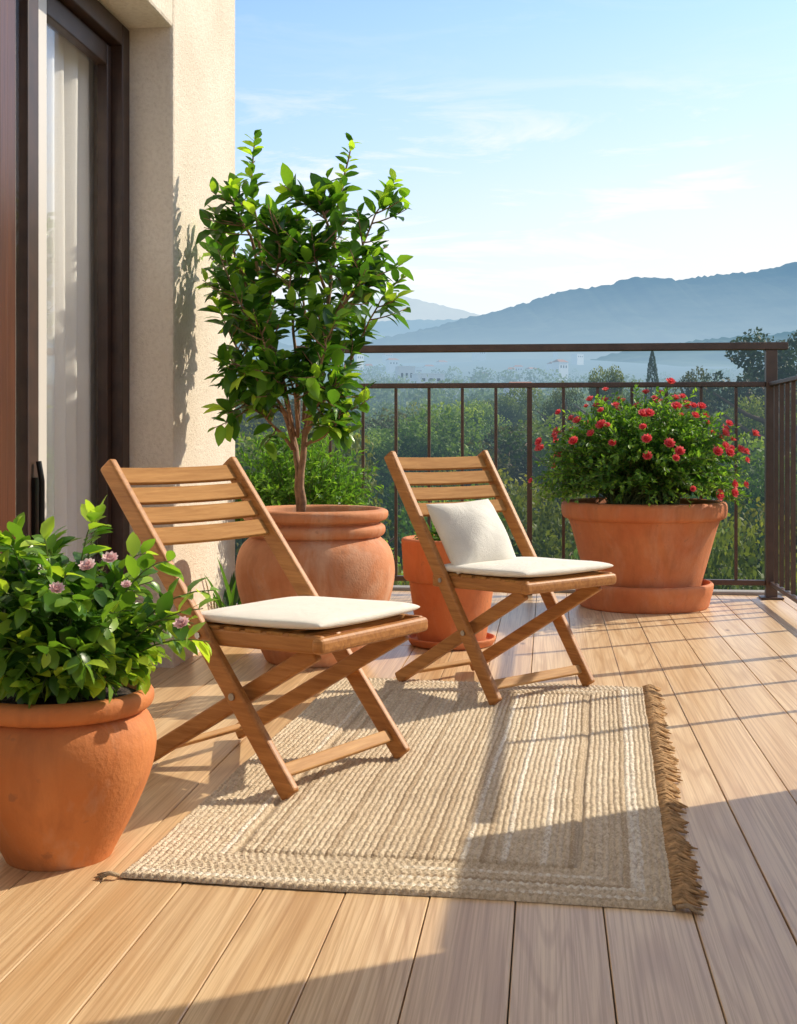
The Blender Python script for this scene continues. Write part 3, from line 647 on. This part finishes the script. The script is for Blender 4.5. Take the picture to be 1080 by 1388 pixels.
for ri,(d,(ta,tb),wd,n,nm) in enumerate(rowsT):
    for i in range(n):
        px=290+ (1130-290)*(i+.5)/n+random.uniform(-25,25); dd=d*random.uniform(.85,1.2); rise=max(0,(px-820)/300)*(12+8*ri)
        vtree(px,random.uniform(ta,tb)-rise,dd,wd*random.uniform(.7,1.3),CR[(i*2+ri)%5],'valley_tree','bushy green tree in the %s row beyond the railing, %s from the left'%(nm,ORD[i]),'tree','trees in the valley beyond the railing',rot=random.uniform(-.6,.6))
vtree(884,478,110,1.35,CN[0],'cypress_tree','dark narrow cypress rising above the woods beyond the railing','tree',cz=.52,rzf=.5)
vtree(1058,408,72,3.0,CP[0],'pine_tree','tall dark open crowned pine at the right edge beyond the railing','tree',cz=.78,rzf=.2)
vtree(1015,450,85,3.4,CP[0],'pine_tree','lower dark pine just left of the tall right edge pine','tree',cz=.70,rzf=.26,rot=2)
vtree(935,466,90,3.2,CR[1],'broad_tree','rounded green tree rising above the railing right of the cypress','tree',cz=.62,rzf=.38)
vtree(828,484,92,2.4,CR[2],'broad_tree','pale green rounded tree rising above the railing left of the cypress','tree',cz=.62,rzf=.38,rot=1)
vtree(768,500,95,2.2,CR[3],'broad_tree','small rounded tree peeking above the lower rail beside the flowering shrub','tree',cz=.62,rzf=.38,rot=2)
# far wood
Vs=[];Rv=[]
for k in range(2600):
    r=math.exp(random.uniform(math.log(125),math.log(1300))); px=random.uniform(-250,1500); a=math.atan((px-CX)/F)-YAW
    x=r*sin(a); y=r*cos(a); z=gz(r,math.atan2(x,y)); s=random.uniform(2.4,4.6)*(1+r/2200); n=int(200 if r<300 else 70)
    if r>500 and random.random()<.5: continue
    P_=rng.normal(size=(n,3)); P_/=np.linalg.norm(P_,axis=1)[:,None]; zl=P_[:,2]+.5*P_[:,0]; P_*=(rng.random((n,1))**.2)*np.array([s,s,s*random.uniform(.8,1.15)]); P_+=np.array([x,y,z+s*.6])
    A=rng.normal(size=(n,3)); A/=np.linalg.norm(A,axis=1)[:,None]; Bv=rng.normal(size=(n,3)); Bv-=A*(A*Bv).sum(1)[:,None]; Bv/=np.linalg.norm(Bv,axis=1)[:,None]; q=s*(.11 if r<300 else .17)
    Vs.append(np.stack([P_-A*q,P_-Bv*q*.6,P_+A*q,P_+Bv*q*.6],1).reshape(-1,3)); b=random.random()*.30; Rv.append(np.repeat(np.clip(b+.18+.25*zl+.10*rng.random(n),0,1),4))  # sunlit tops and shaded undersides put into the far foliage colour
me=quads_obj(np.concatenate(Vs),np.concatenate(Rv),'distant_wood',M['leaf_val']); o=bpy.data.objects.new('distant_wood',me); C.objects.link(o)
tag(o,'distant hazy woodland covering the valley below the mountains','woodland',kind='stuff')
# town
def hmat(name,c): 
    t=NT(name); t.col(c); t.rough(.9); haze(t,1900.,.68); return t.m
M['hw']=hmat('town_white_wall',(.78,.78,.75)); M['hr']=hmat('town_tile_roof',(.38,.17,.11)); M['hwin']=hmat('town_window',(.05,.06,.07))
def house(px,py,d,w,dp,h,label,group=None,rot=0.2,flat=False):
    g=G(px,d); z=H-(py-HY)*d/F-h; o=thing('town_house',label,'house',(g.x,g.y,z),rot,group)
    MB().box((0,0,h/2-4),(w,dp,h+8)).build('wall',M['hw'],o)
    if flat: MB().box((0,0,h+.25),(w*1.03,dp*1.03,.5)).build('roof',M['hw'],o)
    else:
        r=h*.3; mb=MB(); mb.add([(-w*.55,-dp*.55,h),(w*.55,-dp*.55,h),(w*.55,dp*.55,h),(-w*.55,dp*.55,h),(-w*.35,0,h+r),(w*.35,0,h+r)],[(0,1,5,4),(2,3,4,5),(1,2,5),(3,0,4),(3,2,1,0)]); mb.build('roof',M['hr'],o)
    for k in range(3):
        MB().box(((k-1)*w*.28,-dp/2-.05,h*.55),(w*.12,.1,h*.25)).build('window',M['hwin'],o)
house(549,498,700,9,9,10,'white tower like town building left of the paler block in the valley',flat=True,rot=.3)
house(580,508,650,14,10,6,'wide low white town block beside the white tower in the valley',flat=True,rot=.4)
house(705,524,260,6,5,3.2,'small house with red tiled roof among the valley trees')
for i in range(26):
    px=495+i*12+random.uniform(-12,12); house(px,random.uniform(472,508),random.uniform(1200,2200),random.uniform(6,15),10,random.uniform(4,10),'tiny pale house of the hazy distant town below the mountains','distant town houses',rot=random.uniform(.1,.9),flat=i%3==0)
# ---------------------------------------------------------------- light
sd=Vector((1,.66,0)).normalized(); EL=R(35.5); az=math.atan2(sd.x,sd.y)
sunv=Vector((sd.x*cos(EL),sd.y*cos(EL),sin(EL)))
L=bpy.data.lights.new('sun','SUN'); L.energy=5.0; L.angle=R(.53); L.color=(1,.90,.72); so=bpy.data.objects.new('sun',L); C.objects.link(so); so.rotation_euler=sunv.to_track_quat('Z','Y').to_euler(); so.location=(5,5,8)
w=bpy.data.worlds.new('World'); bpy.context.scene.world=w; w.use_nodes=True; nt=w.node_tree; N=nt.nodes; K=nt.links; bg=N['Background']; bg.inputs[1].default_value=.145
def nramp(src,stops):
    r=N.new('ShaderNodeValToRGB'); e=r.color_ramp.elements
    while len(e)<len(stops): e.new(.5)
    for i,(p,c) in enumerate(stops): e[i].position=p; e[i].color=(*c,1)
    K.new(src,r.inputs[0]); return r.outputs[0]
def nmix(f,a,b,mode='MIX'):
    m=N.new('ShaderNodeMix'); m.data_type='RGBA'; m.blend_type=mode; m.clamp_result=False
    for v,i in((f,0),(a,6),(b,7)):
        if isinstance(v,(int,float)): m.inputs[i].default_value=v
        elif isinstance(v,tuple): m.inputs[i].default_value=(*v,1)
        else: K.new(v,m.inputs[i])
    return m.outputs[2]
sky=N.new('ShaderNodeTexSky'); sky.sky_type='NISHITA'; sky.sun_disc=False; sky.sun_elevation=EL; sky.sun_rotation=az; sky.altitude=300; sky.dust_density=1.4; sky.air_density=1.0; sky.ozone_density=1.5
tc=N.new('ShaderNodeTexCoord'); sp=N.new('ShaderNodeSeparateXYZ'); K.new(tc.outputs['Generated'],sp.inputs[0])
tint=nramp(sp.outputs[2],[(0,(.62,.74,.82)),(.30,(.60,.78,.97)),(.65,(.82,.71,.59))])
c1=nmix(1.0,sky.outputs[0],tint,'MULTIPLY'); c1=nmix(1.0,c1,(1.87,1.87,1.87),'MULTIPLY')
hz_=nramp(sp.outputs[2],[(0,(.94,.94,.94)),(.10,(.66,.66,.66)),(.20,(.26,.26,.26)),(.36,(.03,.03,.03))])
c2=nmix(hz_,c1,(6.7,6.8,6.9))
gm=N.new('ShaderNodeMapRange'); gm.inputs[1].default_value=-.30; gm.inputs[2].default_value=.14; gm.inputs[3].default_value=0; gm.inputs[4].default_value=.95; K.new(sp.outputs[0],gm.inputs[0])
gz2=nramp(sp.outputs[2],[(0,(1,1,1)),(.12,(.92,.92,.92)),(.23,(.32,.32,.32)),(.35,(0,0,0))])
gf=N.new('ShaderNodeMath'); gf.operation='MULTIPLY'; K.new(gm.outputs[0],gf.inputs[0]); K.new(gz2,gf.inputs[1])
c2=nmix(gf.outputs[0],c2,(7.1,7.0,6.85))
mp=N.new('ShaderNodeMapping'); mp.inputs['Scale'].default_value=(2.6,2.6,15); mp.inputs['Location'].default_value=(.7,.2,2.1); K.new(tc.outputs['Generated'],mp.inputs[0])
no=N.new('ShaderNodeTexNoise'); no.inputs['Scale'].default_value=2.2; no.inputs['Detail'].default_value=10; no.inputs['Roughness'].default_value=.64; no.inputs['Distortion'].default_value=.5; K.new(mp.outputs[0],no.inputs[0])
cm=nramp(no.outputs[0],[(.50,(0,0,0)),(.64,(1,1,1))])
cz_=nramp(sp.outputs[2],[(.06,(0,0,0)),(.12,(1,1,1)),(.20,(.9,.9,.9)),(.27,(.05,.05,.05)),(.5,(.4,.4,.4))])
cf=N.new('ShaderNodeMath'); cf.operation='MULTIPLY'; K.new(cm,cf.inputs[0]); K.new(cz_,cf.inputs[1])
K.new(nmix(cf.outputs[0],c2,(7.5,7.4,7.3)),bg.inputs[0])
# ---------------------------------------------------------------- camera
cam=bpy.data.cameras.new('camera'); co=bpy.data.objects.new('camera',cam); C.objects.link(co); co.location=(0,0,H); co.rotation_euler=(R(90),0,YAW)
cam.sensor_fit='VERTICAL'; cam.sensor_height=36; cam.sensor_width=28; cam.lens=36*F/1388; cam.shift_y=-(694-HY)/1388; cam.clip_start=.05; cam.clip_end=20000
bpy.context.scene.camera=co
vs_=bpy.context.scene.view_settings; vs_.view_transform='Standard'; vs_.look='None'; vs_.exposure=0
